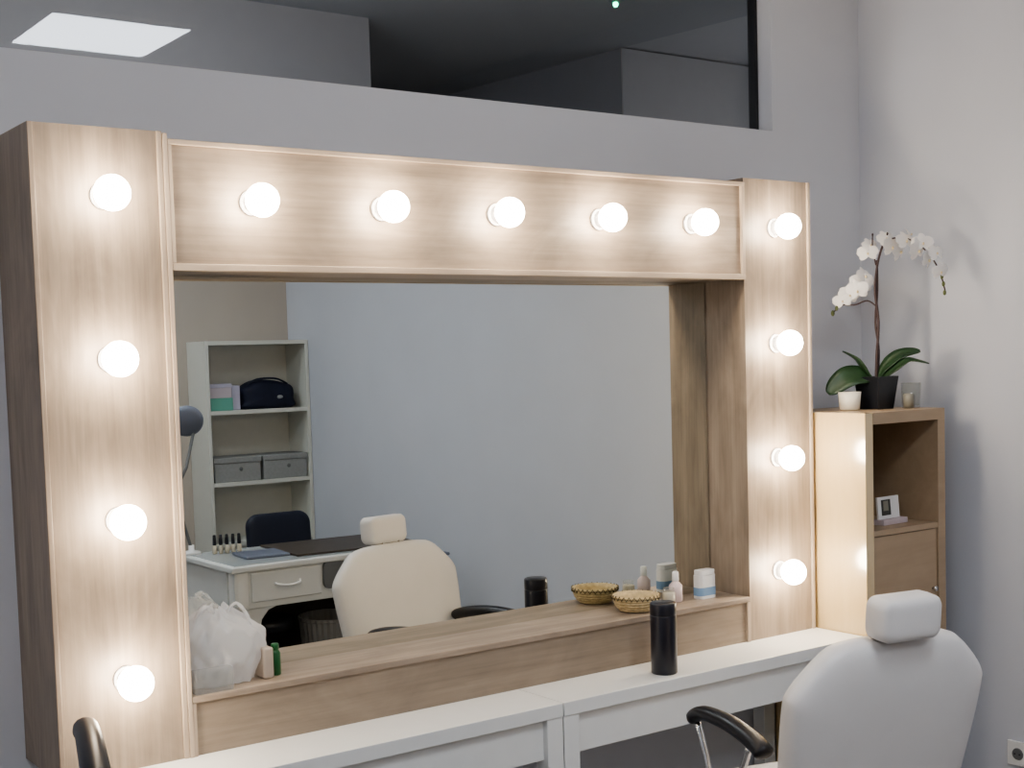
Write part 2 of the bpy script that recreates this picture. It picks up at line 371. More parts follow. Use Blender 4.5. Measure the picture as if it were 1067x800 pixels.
# framed picture in the open cube
t = thing('photo_frame', 'small pale picture frame standing in the open cube of the oak cabinet', 'picture frame', (2.57, -.11, 1.083))
def yaw_box(x0, x1, y0, y1, z0, z1, c, a, tilt=0):
    bm = bxo(x0, x1, y0, y1, z0, z1)
    bmesh.ops.transform(bm, verts=bm.verts[:], matrix=Matrix.Translation(c) @ Matrix.Rotation(a, 4, 'Z') @ Matrix.Rotation(tilt, 4, 'X'))
    return bm
cc = (2.575, -.105, 1.083)
obj('frame', yaw_box(-.058, .058, -.004, .004, .018, .092, cc, .05, -.08), 'whiteplastic', t, bevel=.001)
obj('picture', yaw_box(-.040, .008, -.006, -.003, .030, .082, cc, .05, -.08), 'dark', t)
obj('print', yaw_box(-.032, -.006, -.0075, -.005, .045, .078, cc, .05, -.08), 'pale', t)
obj('stand', yaw_box(-.058, .075, -.022, .022, 0, .018, cc, .05), 'pinkish', t, bevel=.002)

# ------------------------------------------------------------------ orchid
ox, oy, oz = 2.61, -.03, 1.464
def P(u, v, d=0.): return Vector((ox+(u-913)*.00202+d*.5, oy-(u-913)*.00249+d*.8, oz+(426-v)*.0032))   # spray drawn on a sheet turned 51 degrees in the corner
orc = thing('potted_orchid', 'white orchid with two arching flower sprays in a black square pot on the oak cabinet', 'orchid', (ox, oy, oz))
bm = B()
a = [bm.verts.new((ox+sx*.040, oy+sy*.040, oz)) for sx, sy in ((-1, -1), (1, -1), (1, 1), (-1, 1))]
b = [bm.verts.new((ox+sx*.053, oy+sy*.053, oz+.110)) for sx, sy in ((-1, -1), (1, -1), (1, 1), (-1, 1))]
c_ = [bm.verts.new((ox+sx*.048, oy+sy*.048, oz+.110)) for sx, sy in ((-1, -1), (1, -1), (1, 1), (-1, 1))]
d_ = [bm.verts.new((ox+sx*.047, oy+sy*.047, oz+.090)) for sx, sy in ((-1, -1), (1, -1), (1, 1), (-1, 1))]
bm.faces.new(a)
for q, w_ in ((a, b), (b, c_), (c_, d_)):
    for i in range(4): bm.faces.new((q[i], q[(i+1) % 4], w_[(i+1) % 4], w_[i]))
bm.faces.new(d_); obj('pot', bm, 'potblack', orc, bevel=.002)
bm = B(); sphere(bm, (ox, oy, oz+.088), .045, (1, 1, .35)); obj('soil', bm, 'soil', orc, True)
def leaf(pts, w, droop=0.3, sdir=(0, 1, 0)):
    pts = spline(pts, 7); n = len(pts); bm = B(); rows = []
    for i, p in enumerate(pts):
        f = i/(n-1); ww = w*min(1, .35+1.5*f)*max(.06, 1-max(0, (f-.45)/.55)**2.6)**.6
        t = (pts[min(i+1, n-1)]-pts[max(i-1, 0)]).normalized(); s = Vector(sdir); s = (s-t*s.dot(t)).normalized(); u = t.cross(s)
        if u.z < 0: u = -u
        rows.append([bm.verts.new(p+s*ww*k+u*ww*droop*abs(k)) for k in (-1, -.5, 0, .5, 1)])
    for a, b in zip(rows, rows[1:]):
        for k in range(4): bm.faces.new((a[k], a[k+1], b[k+1], b[k]))
    o = obj('leaf', bm, 'leaf', orc, True); m = o.modifiers.new('thick', 'SOLIDIFY'); m.thickness = .003; return o
leaf([P(912, 396), P(903, 388), P(892, 373), P(879, 364)], .024, .25, (.3, 1, .3))
leaf([P(914, 396), P(924, 382), P(938, 371), P(958, 367)], .028, .35, (.4, 1, .6))
leaf([P(915, 396, -.01), P(928, 385, -.03), P(942, 376, -.04), P(960, 379, -.06)], .018, .3, (.2, 1, .2))
leaf([P(910, 396), P(900, 392, -.02), P(878, 393, -.05), P(857, 408, -.07)], .042, .3, (-.3, 1, .75))
main = spline([P(913, 400), P(914, 370), P(916, 335), P(913, 300), P(917, 268), P(926, 243)], 6)
bm = B(); tube(bm, main, [.0052-.002*i/len(main) for i in range(len(main))], 8); obj('stem', bm, 'stem', orc, True)
bm = B(); m2 = spline([P(915, 400, .01), P(917, 365, .01), P(914, 335, .01), P(916, 300, .008), P(915, 270, 0)], 6); tube(bm, m2, .0038, 8); obj('stem', bm, 'stem', orc, True)
lb = spline([P(914, 318), P(904, 312, -.01), P(890, 316, -.02), P(876, 316, -.03), P(865, 325, -.04)], 5)
bm = B(); tube(bm, lb, .0026, 7); obj('spray_stem', bm, 'stem', orc, True)
rb = spline([P(917, 268), P(925, 250, -.01), P(945, 250, -.02), P(962, 264, -.03), P(974, 284, -.03), P(979, 307, -.04)], 5)
bm = B(); tube(bm, rb, .0026, 7); obj('spray_stem', bm, 'stem', orc, True)
tl = spline([P(914, 275), P(911, 258), P(912, 244, .01)], 5)
bm = B(); tube(bm, tl, .0022, 7); obj('spray_stem', bm, 'stem', orc, True)
def flower(c, s, face, roll=0.):
    """moth orchid bloom: two broad petals, three sepals, a lip"""
    z = Vector(face).normalized(); x = z.cross(Vector((0, 0, 1))).normalized(); y = x.cross(z)
    bm = B()
    def pet(a, L, W, back):
        a += roll; d = x*math.cos(a)+y*math.sin(a); sd = z.cross(d)
        rows = []
        for i in range(6):
            f = i/5; w = W*math.sin(PI*min(1, .12+f*.80))**.6; lift = -back*f*f*L
            rows.append([bm.verts.new(c+d*L*f+sd*w*k+z*(lift+.003-abs(k)*W*.12)) for k in (-1, -.5, 0, .5, 1)])
        for p, q in zip(rows, rows[1:]):
            for k in range(4): bm.faces.new((p[k], p[k+1], q[k+1], q[k]))
    pet(PI/2, s, s*.36, .2); pet(PI/2+2.2, s*.95, s*.33, .2); pet(PI/2-2.2, s*.95, s*.33, .2)
    pet(.25, s*1.05, s*.55, .1); pet(PI-.25, s*1.05, s*.55, .1)
    fo = obj('flower', bm, 'petal', orc, True)
    bm = B(); sphere(bm, c+z*.006-y*s*.12, s*.10, (1, 1, 1.3), 10, 8); obj('lip', bm, 'lip', fo, True)
F = [(899, 293, .00, .034, (-.4, -1, .1)), (892, 301, -.02, .030, (-.7, -.9, 0)), (884, 305, -.02, .028, (-.5, -1, -.1)), (876, 311, -.03, .024, (-.8, -.8, 0)), (902, 286, .01, .026, (.1, -1, .3)),
     (905, 262, .0, .026, (-.8, -.8, .1)), (908, 254, .01, .022, (-.3, -1, .5)), (928, 257, -.01, .032, (.1, -1, 0)), (935, 262, -.02, .032, (.3, -1, -.1)), (941, 252, -.02, .028, (-.2, -1, .4)),
     (923, 248, 0., .024, (-.4, -1, .5)), (952, 262, -.03, .032, (.1, -1, -.1)), (958, 255, -.02, .028, (-.6, -.8, .3)), (962, 272, -.03, .030, (.3, -1, -.2)), (970, 266, -.03, .024, (-.2, -1, .3)), (973, 285, -.04, .024, (-.2, -1, -.2)), (947, 245, 0., .022, (.5, -.8, .5))]
for k, (px, py, dy, s, f) in enumerate(F): flower(P(px, py, dy-.01), s*1.3, f, random.uniform(-.3, .3))
for px, py, dy, r in ((866, 324, -.04, .008), (870, 319, -.04, .007), (977, 298, -.04, .007), (978, 307, -.04, .007), (976, 291, -.035, .006), (926, 243, 0, .004), (912, 243, .01, .004)):
    bm = B(); sphere(bm, P(px, py, dy), r, (.8, .8, 1.3), 10, 8); obj('bud', bm, 'bud' if r > .005 else 'stem', orc, True)
# candle and small glass on the cabinet
bm = B(); lathe(bm, [(.026, 0), (.033, .004), (.038, .062), (.035, .062), (.031, .046)], (2.500, -.008, cz), 28); t = tag(obj('candle_cup', bm, 'candle', None, True), 'small cream tapered candle cup on the oak cabinet, left of the orchid', 'candle')
bm = B(); lathe(bm, [(.028, 0), (.030, .003), (.033, .085), (.030, .085), (.027, .008)], (2.716, -.090, cz), 28); t = tag(obj('glass_votive', bm, 'clearglass', None, True), 'small clear glass on the oak cabinet, right of the orchid', 'glass')
bm = B(); lathe(bm, [(.017, 0), (.018, .045), (.012, .050)], (2.678, -.110, cz), 20); tag(obj('small_jar', bm, 'pale', None, True), 'tiny greyish green jar between the orchid pot and the clear glass', 'jar')

# ------------------------------------------------------------------ wall socket
t = thing('wall_socket', 'white power socket low on the side wall behind the salon chair', 'power socket', (XR, -.375, .26))
obj('plate', bxo(XR-.010, XR, -.418, -.338, .258, .340), 'whiteplastic', t, bevel=.002)
bm = B(); lathe(bm, [(.019, -.002), (.021, .004)], (XR-.012, -.378, .299), 24, 'x'); obj('outlet', bm, 'greyplastic', t)
for dy in (-.009, .009):
    bm = B(); lathe(bm, [(.003, -.003), (.003, .0)], (XR-.012, -.378+dy, .299), 10, 'x'); obj('pin_hole', bm, 'blackplastic', t)

# ------------------------------------------------------------------ things on the table and ledge
t = thing('spray_can', 'tall black cylindrical can standing on the right white table', 'can', (1.537, -.125, ZB))
bm = B(); lathe(bm, [(.035, 0), (.038, .003), (.038, .168), (.0375, .170)], (1.537, -.125, ZB), 40); obj('body', bm, 'canister', t, True)
bm = B(); lathe(bm, [(.0365, .170), (.038, .172), (.038, .203), (.035, .207)], (1.537, -.125, ZB), 40); obj('cap', bm, 'canister', t, True)
# wicker bowl
t = thing('wicker_bowl', 'shallow woven straw bowl with zigzag dark rim on the oak ledge', 'basket', (1.615, .082, ZS))
bm = B(); cx_, cy_ = 1.615, .082
prof = [(.036, 0), (.050, .006), (.062, .020), (.068, .036), (.071, .050), (.067, .050), (.063, .036), (.056, .020), (.044, .010), (.001, .009)]
lathe(bm, prof, (cx_, cy_, ZS), 40); obj('bowl', bm, 'wicker', t, True)
bm = B()
for h, r in ((.006, .0505), (.014, .058), (.022, .0635), (.030, .0667), (.038, .0690), (.046, .0712)):
    tube(bm, [(cx_+r*math.cos(2*PI*k/48), cy_+r*math.sin(2*PI*k/48), ZS+h+.0018*math.sin(k*PI)) for k in range(48)], .0034, 6, closed=True)
obj('coils', bm, 'wicker', t, True)
bm = B(); pts = []
for k in range(56): a = 2*PI*k/56; pts.append((cx_+.0735*math.cos(a), cy_+.0735*math.sin(a), ZS+.044+(.007 if k % 2 else -.005)))
tube(bm, pts, .0022, 5, closed=True); obj('rim_stitching', bm, 'wickerdark', t, True)
# small bottle, jar, pump bottle
def bottle(name, label, cat, x, y, z, body, cap, mb, mc, extra=None):
    t = thing(name, label, cat, (x, y, z)); bm = B(); lathe(bm, body, (x, y, z), 28); obj('body', bm, mb, t, True)
    bm = B(); lathe(bm, cap, (x, y, z), 24); obj('cap', bm, mc, t, True); return t
t = bottle('cosmetic_bottle', 'small pinkish bottle with white cap on the ledge right of the straw bowl', 'bottle', 1.800, .105, ZS, [(.018, 0), (.021, .003), (.021, .052), (.010, .064), (.009, .068)], [(.010, .066), (.011, .068), (.010, .094), (.007, .096)], 'pinkbottle', 'whiteplastic')
x, y = 1.912, .092
t = thing('cosmetic_jar', 'white rounded tub with a blue band label at the right end of the ledge', 'jar', (x, y, ZS))
bm = B(); prism(bm, [(u, v) for u, v in rrect(.072, .040, .014, 5)], 0, .074)
bmesh.ops.transform(bm, verts=bm.verts[:], matrix=Matrix.Translation((x, y, ZS)) @ Matrix.Rotation(PI/2, 4, 'X') @ Matrix.Diagonal((1, 1, 1, 1))); bmesh.ops.scale(bm, vec=(1, 1, -1), space=Matrix.Translation((-x, -y, -ZS)), verts=bm.verts[:]) if min(v.co.z for v in bm.verts) < ZS-.01 else None
obj('body', bm, 'whiteplastic', t)
bm = B(); prism(bm, rrect(.0735, .0415, .0145, 5), 0, .026); bmesh.ops.transform(bm, verts=bm.verts[:], matrix=Matrix.Translation((x, y, ZS+.010)) @ Matrix.Rotation(PI/2, 4, 'X'))
obj('label_band', bm, 'bluelabel', t)
bm = B(); prism(bm, rrect(.068, .037, .013, 5), 0, .016); bmesh.ops.transform(bm, verts=bm.verts[:], matrix=Matrix.Translation((x, y, ZS+.0745)) @ Matrix.Rotation(PI/2, 4, 'X'))
obj('lid', bm, 'whiteplastic', t, bevel=.002)
x, y = 1.752, .085
t = thing('glass_jar', 'little beige see-through jar on the ledge, half hidden by the black can', 'jar', (x, y, ZS))
bm = B(); lathe(bm, [(.018, 0), (.020, .003), (.020, .036), (.016, .040)], (x, y, ZS), 28); obj('body', bm, 'beigeglass', t, True)
bm = B(); lathe(bm, [(.0165, .0395), (.0175, .041), (.0175, .052), (.016, .053)], (x, y, ZS), 24); obj('lid', bm, 'clearglass', t, True)

# plastic bag with things at the left end of the ledge
bx_, by_ = .268, .104
bm = B(); n, mrows = 96, 40; rows = []
rnd = [random.uniform(-1, 1) for _ in range(400)]
def wob(a, f): return .45*(abs(math.sin(6.5*a+5*f))-.6)+.35*(abs(math.sin(9.5*a-11*f+.7))-.6)+ .5*math.sin(3*a+4*f)+.35*math.sin(7*a-9*f+1.3)+.3*math.sin(11*a+15*f)+.25*math.sin(17*a-6*f)
for j in range(mrows+1):
    f = j/mrows
    rad = (.070+.02*math.sin(f*PI*.9))*(1 if f < .6 else 1-((f-.6)/.4)**1.6*.78)
    h = .205*f*(1-.08*f)
    rows.append([bm.verts.new((bx_+(rad*1.28*(1+.10*wob(2*PI*i/n, f)))*math.cos(2*PI*i/n)+.012*f*math.sin(6*f), by_+min(.068, max(-.070, (rad*.86*(1+.16*wob(2*PI*i/n+1, f)))*math.sin(2*PI*i/n))), ZS+.001+h+.008*f*wob(2*PI*i/n+.4, f*2))) for i in range(n)])
for a, b in zip(rows, rows[1:]):
    for i in range(n): bm.faces.new((a[i], a[(i+1) % n], b[(i+1) % n], b[i]))
bm.faces.new(rows[0][::-1])
bag = thing('plastic_bag', 'crumpled translucent white plastic bag at the left end of the oak ledge', 'bag', (bx_, by_, ZS))
obj('bag_body', bm, 'film', bag, True)
for s in (-1, 1):
    bm = B(); pts = spline([(bx_+s*.02, by_-.02, ZS+.175), (bx_+s*.04, by_-.03, ZS+.195), (bx_+s*.068, by_-.025, ZS+.165), (bx_+s*.085, by_-.02, ZS+.12)], 6)
    tube(bm, pts, [.010, .011, .012, .012, .011, .010, .010, .011, .012, .012, .010, .009, .009, .009, .009, .009, .008, .006, .004][:len(pts)], 8, flat=.35); obj('handle', bm, 'film', bag, True)
tag(obj('clear_box', bxo(.165, .262, .0, .030, ZS+.001, ZS+.058), 'clearbox', None, bevel=.003), 'low clear plastic box under the white bag on the ledge', 'box')
t = thing('green_bottle', 'small dark green bottle beside the white plastic bag on the ledge', 'bottle', (.408, .075, ZS))
bm = B(); lathe(bm, [(.012, 0), (.0135, .003), (.0135, .056), (.009, .064)], (.408, .075, ZS), 20); obj('body', bm, 'green', t, True)
bm = B(); lathe(bm, [(.009, .063), (.010, .066), (.010, .078), (.008, .080)], (.408, .075, ZS), 20); obj('cap', bm, 'green', t, True)
tag(obj('beige_packet', bxo(.362, .391, .045, .100, ZS, ZS+.078), 'beige', None, bevel=.006), 'small beige packet between the plastic bag and the green bottle', 'packet')

# ------------------------------------------------------------------ salon chairs
def make_chair(label, loc, rot, lift=0., recline=.20):
    S = .555+lift
    t = thing('salon_chair', label, 'chair', (0, 0, 0), 'white salon chairs at the vanity')
    # seat: padded
    bm = B(); cushion(bm, [tuple(p) for p in spline([(-.225, -.22), (0, -.235), (.225, -.22), (.235, 0), (.225, .20), (0, .225), (-.225, .20), (-.235, 0)], 6, True)], .11, 4.)
    bmesh.ops.transform(bm, verts=bm.verts[:], matrix=Matrix.Translation((0, .0, S-.055)) @ Matrix.Rotation(PI/2, 4, 'X') @ Matrix.Diagonal((1, 1, -1, 1)))
    obj('seat', bm, 'vinyl', t, True)
    obj('seat_base', bxo(-.19, .19, -.19, .19, S-.15, S-.10), 'blackplastic', t, bevel=.01)
    # backrest: shouldered shield
    half = [(.0, -.11), (.13, -.11), (.235, -.08), (.266, 0.02), (.283, .16), (.291, .275), (.284, .318), (.238, .372), (.18, .418), (.10, .430), (0, .431)]
    out = half + [(-x, z) for x, z in half[-2:0:-1]]
    out = [tuple(p) for p in spline([(x, z) for x, z in out], 4, True)]
    bm = B(); cushion(bm, out, .105, 3.4, 10, (0, .15))
    R = Matrix.Rotation(math.radians(6), 4, 'Z') @ Matrix.Translation((0, -.245, S+.02)) @ Matrix.Rotation(recline, 4, 'X')
    bmesh.ops.transform(bm, verts=bm.verts[:], matrix=R); back = obj('backrest', bm, 'vinyl', t, True)
    # headrest
    hz = .486
    bm = B(); cushion(bm, rrect(.178, .104, .026, 5), .088, 5., 8)
    bmesh.ops.transform(bm, verts=bm.verts[:], matrix=R @ Matrix.Translation((0, -.022, hz)) @ Matrix.Rotation(-recline*.6, 4, 'X')); hr = obj('headrest', bm, 'vinyl', t, True)
    for sx in (-.04, .04):
        bm = B(); tube(bm, [R @ Vector((sx, .0, .37)), R @ Vector((sx, .005, hz-.02))], .006, 10); obj('headrest_post', bm, 'chrome', t, True)
    for sx in (-1, 1):
        X = sx*.228
        pts = spline([(X, .188, S+.134), (X, .168, S+.157), (X, .115, S+.175), (X, .04, S+.181), (X, -.035, S+.180), (X, -.115, S+.170), (X, -.172, S+.156), (X, -.190, S+.144)], 4)
        n = len(pts); rs = [.0215*min(1, .5+(i/n)*5)*(1+.28*i/n) for i in range(n)]; rs[-1] *= .55; rs[-2] *= .85; rs[0] *= .7
        bm = B(); tube(bm, pts, rs, 14, flat=.85); pad = obj('armrest', bm, 'blackpad', t, True)
        bm = B(); tube(bm, spline([(X, .155, S+.140), (X*.99, .115, S+.06), (X*.97, .075, S-.06), (X*.80, .03, S-.12), (X*.5, .02, S-.125)], 5), .009, 10); obj('arm_support', bm, 'chrome', t, True)
        bm = B(); tube(bm, spline([(X, -.115, S+.145), (X*.99, -.065, S+.06), (X*.97, .0, S-.05), (X*.80, .02, S-.115), (X*.5, .02, S-.13)], 5), .009, 10); obj('arm_support', bm, 'chrome', t, True)
    bm = B(); tube(bm, [(0, -.17, S-.12), (0, -.24, S-.10), (0, -.25, S+.0)], [.014, .014, .012], 10); obj('back_bracket', bm, 'chrome', t, True)
    bm = B(); lathe(bm, [(.045, .05), (.045, .30), (.030, .31), (.030, S-.15), (.09, S-.149), (.09, S-.14)], (0, 0, 0), 28); obj('column', bm, 'chrome', t, True)
    bm = B(); lathe(bm, [(.27, 0), (.275, .008), (.26, .022), (.10, .045), (.05, .052)], (0, 0, 0), 48); obj('base', bm, 'chrome', t, True)
    bm = B(); tube(bm, [(-.13, .20, .24), (-.14, .28, .235), (.14, .28, .235), (.13, .20, .24)], .011, 10); tube(bm, [(0, .04, .30), (0, .16, .25), (0, .28, .235)], .012, 10); obj('footrest', bm, 'chrome', t, True)
    t.location = loc; t.rotation_euler = (0, 0, rot)
    return t
make_chair('white salon chair with headrest standing on the right before the mirror', (1.553, -.640, 0), math.radians(-16), 0., .22)
make_chair('second salon chair at the left, only its black armrest tip in view', (-.503, -.534, 0), math.radians(-15), .268, 1.25)

# ------------------------------------------------------------------ back of the room, seen in the mirror
# white bookcase
bx0, bx1, by0, by1, bz = 2.203, 2.893, -4.27, -4.553+.004, 1.827
t = thing('bookcase', 'tall white open bookcase in the back corner', 'bookcase', ((bx0+bx1)/2, (by0+by1)/2, 0))
obj('side', bxo(bx0, bx0+.022, by1, by0, 0, bz), 'shelfwhite', t, bevel=.001)
obj('side', bxo(bx1-.022, bx1, by1, by0, 0, bz), 'shelfwhite', t, bevel=.001)
obj('top', bxo(bx0+.022, bx1-.022, by1, by0, bz-.024, bz), 'shelfwhite', t)
for z in (1.405, .968, .60, .25, .06): obj('shelf', bxo(bx0+.022, bx1-.022, by1+.006, by0-.002, z-.024, z), 'shelfwhite', t)
obj('back', bxo(bx0+.022, bx1-.022, by1, by1+.006, .06, bz-.024), 'shelfback', t)
yf = by0
# contents
tag(obj('mint_box', bxo(2.235, 2.385, yf-.20, yf-.03, 1.405, 1.482), 'mint', None, bevel=.003), 'mint green box on the upper bookcase shelf, under a pale pink box', 'box')
t = thing('pink_box', 'pale pink and white box stacked on the mint green box in the bookcase', 'box', (2.31, yf-.11, 1.482))
obj('carton', bxo(2.230, 2.380, yf-.20, yf-.035, 1.482, 1.560), 'pinkish', t, bevel=.003)
obj('lid', bxo(2.227, 2.383, yf-.203, yf-.032, 1.545, 1.568), 'lilac', t, bevel=.003)
tag(obj('lilac_carton', yaw_box(-.028, .028, -.05, .05, 0, .15, (2.416, yf-.10, 1.405), .05), 'lilac', None, bevel=.004), 'slim pale lilac carton beside the dark bag in the bookcase', 'box')
t = thing('toiletry_bag', 'dark navy zipped bag lying on the upper bookcase shelf', 'bag', (2.63, yf-.12, 1.405))
bm = B(); cushion(bm, [tuple(p) for p in spline([(-.17, 0), (.16, 0), (.178, .06), (.17, .135), (.09, .165), (0, .180), (-.09, .175), (-.16, .14), (-.185, .11), (-.172, .05)], 5, True)], .18, 3.6, 9, (0, .08))
bmesh.ops.translate(bm, verts=bm.verts[:], vec=(2.642, yf-.12, 1.405)); obj('bag_body', bm, 'navy', t, True)
bm = B(); tube(bm, spline([(2.49, yf-.06, 1.56), (2.56, yf-.04, 1.59), (2.68, yf-.04, 1.59), (2.77, yf-.06, 1.555)], 6), .006, 8); obj('zip', bm, 'navyback_and_shade', t, True)
bm = B(); sphere(bm, (2.70, yf-.03, 1.475), .016, (1.3, .4, .7)); obj('emblem', bm, 'greybox', t, True)
def felt_box(x0, x1, label):
    t = thing('storage_box', label, 'box', ((x0+x1)/2, yf-.13, .968), 'grey lidded boxes in the bookcase')
    obj('container', bxo(x0+.004, x1-.004, yf-.246, yf-.014, .968, 1.085), 'greybox', t, bevel=.006)
    obj('lid', bxo(x0, x1, yf-.25, yf-.010, 1.085, 1.118), 'greybox', t, bevel=.004)
    bm = B(); sphere(bm, ((x0+x1)/2+.02, yf-.012, 1.045), .012, (1, .3, 1)); obj('handle', bm, 'greyplastic', t, True)
felt_box(2.235, 2.548, 'grey lidded storage box, left of the pair in the bookcase')
felt_box(2.560, 2.868, 'grey lidded storage box, right of the pair in the bookcase')

# manicure desk
dx0, dx1, dy0, dy1 = 1.468, 2.578, -2.965, -2.357
t = thing('manicure_desk', 'white manicure desk with rounded drawers seen in the mirror behind the salon chair', 'desk', ((dx0+dx1)/2, (dy0+dy1)/2, 0))
obj('desk_top', bxo(dx0, dx1, dy0, dy1, .722, .75), 'deskwhite', t, bevel=.006)
obj('glass_inlay', bxo(dx0+.03, dx1-.03, dy0+.03, dy1-.03, .75, .753), 'desktop', t)
obj('apron', bxo(dx0+.02, dx1-.02, dy1-.045, dy1-.02, .545, .722), 'deskwhite', t, bevel=.004)
dr = obj('drawer', bxo(dx0+.10, dx0+.465, dy1-.022, dy1-.008, .575, .715), 'deskwhite', t, bevel=.006)
bm = B(); tube(bm, spline([(dx0+.22, dy1-.010, .655), (dx0+.235, dy1+.012, .648), (dx0+.285, dy1+.018, .642), (dx0+.335, dy1+.012, .648), (dx0+.35, dy1-.010, .655)], 4), .006, 8); obj('handle', bm, 'whiteplastic', dr, True)
bm = B(); prism(bm, rrect(.30, .135, .03, 5, dx0+.625, .662), dy1-.022, dy1-.005); obj('inset_panel', bm, 'greyplastic', t)
bm = B(); lathe(bm, [(.045, .545), (.048, .56), (.048, .715), (.045, .722)], (dx0+.062, dy1-.060, 0), 28); obj('corner_post', bm, 'white', t, True)
obj('side_panel', bxo(dx0+.018, dx0+.038, dy0+.02, dy1-.10, .0, .722), 'deskwhite', t, bevel=.003)
obj('side_panel', bxo(dx1-.038, dx1-.018, dy0+.02, dy1-.045, .0, .722), 'deskwhite', t, bevel=.003)
bm = B(); pol = [(dx0+.02, 0), (dx0+.135, 0), (dx0+.14, .42), (dx0+.155, .49), (dx0+.19, .53), (dx0+.24, .547), (dx0+.02, .547)]
prism(bm, pol, dy1-.06, dy1-.03); obj('pedestal', bm, 'deskwhite', t)
bm = B(); prism(bm, [(dx1-x+dx0, z) for x, z in pol], dy1-.06, dy1-.03); obj('pedestal', bm, 'deskwhite', t)
obj('modesty_panel', bxo(dx0+.04, dx1-.04, dy0+.03, dy0+.045, .12, .722), 'brown', t)
tr = obj('side_tray', bxo(2.556, 2.680, -2.52, -2.40, .56, .675), 'greyplastic', t, bevel=.01)
obj('tray_rim', bxo(2.580, 2.686, -2.526, -2.394, .675, .690), 'lampgrey', tr, bevel=.004)
# on the desk
bm = bxo(1.93, 2.55, -.19, .19, 0, .008)
tag(obj('desk_mat', yaw_box(-.335, .335, -.235, .235, 0, .010, (2.195, -2.66, .753), 0.06), 'brown', None, bevel=.003), 'dark brown leather look mat lying on the manicure desk', 'desk mat')
tag(obj('hand_towel', yaw_box(-.11, .11, -.11, .11, 0, .014, (1.745, -2.63, .753), 0.1), 'lampgrey', None, bevel=.005), 'folded blue grey towel on the manicure desk left of the brown mat', 'towel')
for k in range(5):
    x = 1.600+.030*k; y = -2.845+.006*k; z = .753
    t = thing('nail_polish_bottle', 'black capped nail polish bottle, '+('leftmost', 'second from left', 'middle', 'second from right', 'rightmost')[k]+' in the row on the manicure desk', 'bottle', (x, y, z), 'nail polish bottles on the manicure desk')
    bm = B(); lathe(bm, [(.010, 0), (.012, .003), (.012, .038), (.006, .044)], (x, y, z), 16); obj('bottle_body', bm, 'beigeglass', t, True)
    bm = B(); lathe(bm, [(.007, .043), (.0095, .046), (.0075, .092), (.005, .094)], (x, y, z), 16); obj('cap', bm, 'blackplastic', t, True)
# magnifier lamp
t = thing('magnifier_lamp', 'blue grey magnifying lamp on a thin arm at the left end of the manicure desk', 'lamp', (1.515, -2.93, .753))
bm = B(); lathe(bm, [(.065, 0), (.080, .010), (.082, .030), (.075, .044), (.04, .050)], (0, 0, 0), 36)
bmesh.ops.transform(bm, verts=bm.verts[:], matrix=Matrix.Translation((1.52, -2.93, 1.40)) @ Matrix.Rotation(math.radians(62), 4, 'X') @ Matrix.Rotation(.3, 4, 'Y')); obj('lamp_head', bm, 'lampgrey', t, True)
bm = B(); tube(bm, [(1.56, -2.95, 1.35), (1.515, -2.95, 1.18), (1.44, -2.93, 1.06)], .008, 10); tube(bm, [(1.44, -2.93, 1.06), (1.515, -2.93, .78)], .008, 10); obj('arm', bm, 'greyplastic', t, True)
bm = B(); lathe(bm, [(.045, 0), (.045, .012), (.014, .02), (.014, .045)], (1.515, -2.93, .753), 24); obj('base', bm, 'whiteplastic', t, True)
# task chair behind the desk
tc = thing('task_chair', 'dark navy office chair tucked behind the manicure desk', 'chair', (2.38, -3.45, 0))
bm = B(); cushion(bm, rrect(.40, .34, .07, 6), .07, 4, 8)
bmesh.ops.transform(bm, verts=bm.verts[:], matrix=Matrix.Translation((2.365, -3.70, .655)) @ Matrix.Rotation(.10, 4, 'X')); obj('backrest', bm, 'navyback_and_shade', tc, True)
bm = B(); cushion(bm, rrect(.44, .42, .09, 6), .08, 4, 8)
bmesh.ops.transform(bm, verts=bm.verts[:], matrix=Matrix.Translation((2.365, -3.45, .42)) @ Matrix.Rotation(PI/2, 4, 'X')); obj('seat', bm, 'navyback_and_shade', tc, True)
bm = B(); tube(bm, spline([(2.365, -3.50, .38), (2.365, -3.70, .38), (2.365, -3.76, .48), (2.365, -3.745, .62)], 5), .016, 10); obj('back_bar', bm, 'blackplastic', tc, True)
bm = B(); lathe(bm, [(.035, .08), (.035, .25), (.022, .26), (.022, .39)], (2.365, -3.45, 0), 20); obj('column', bm, 'blackplastic', tc, True)
for k in range(5):
    a = 2*PI*k/5+.3; ex, ey = 2.365+.27*math.cos(a), -3.45+.27*math.sin(a)
    bm = B(); tube(bm, [(2.365, -3.45, .11), (ex, ey, .075)], [.022, .014], 10); sp = obj('spoke', bm, 'blackplastic', tc, True)
    bm = B(); lathe(bm, [(.024, -.02), (.026, -.015), (.026, .015), (.024, .02)], (ex, ey, .027), 18, 'x'); obj('caster', bm, 'blackplastic', sp, True)
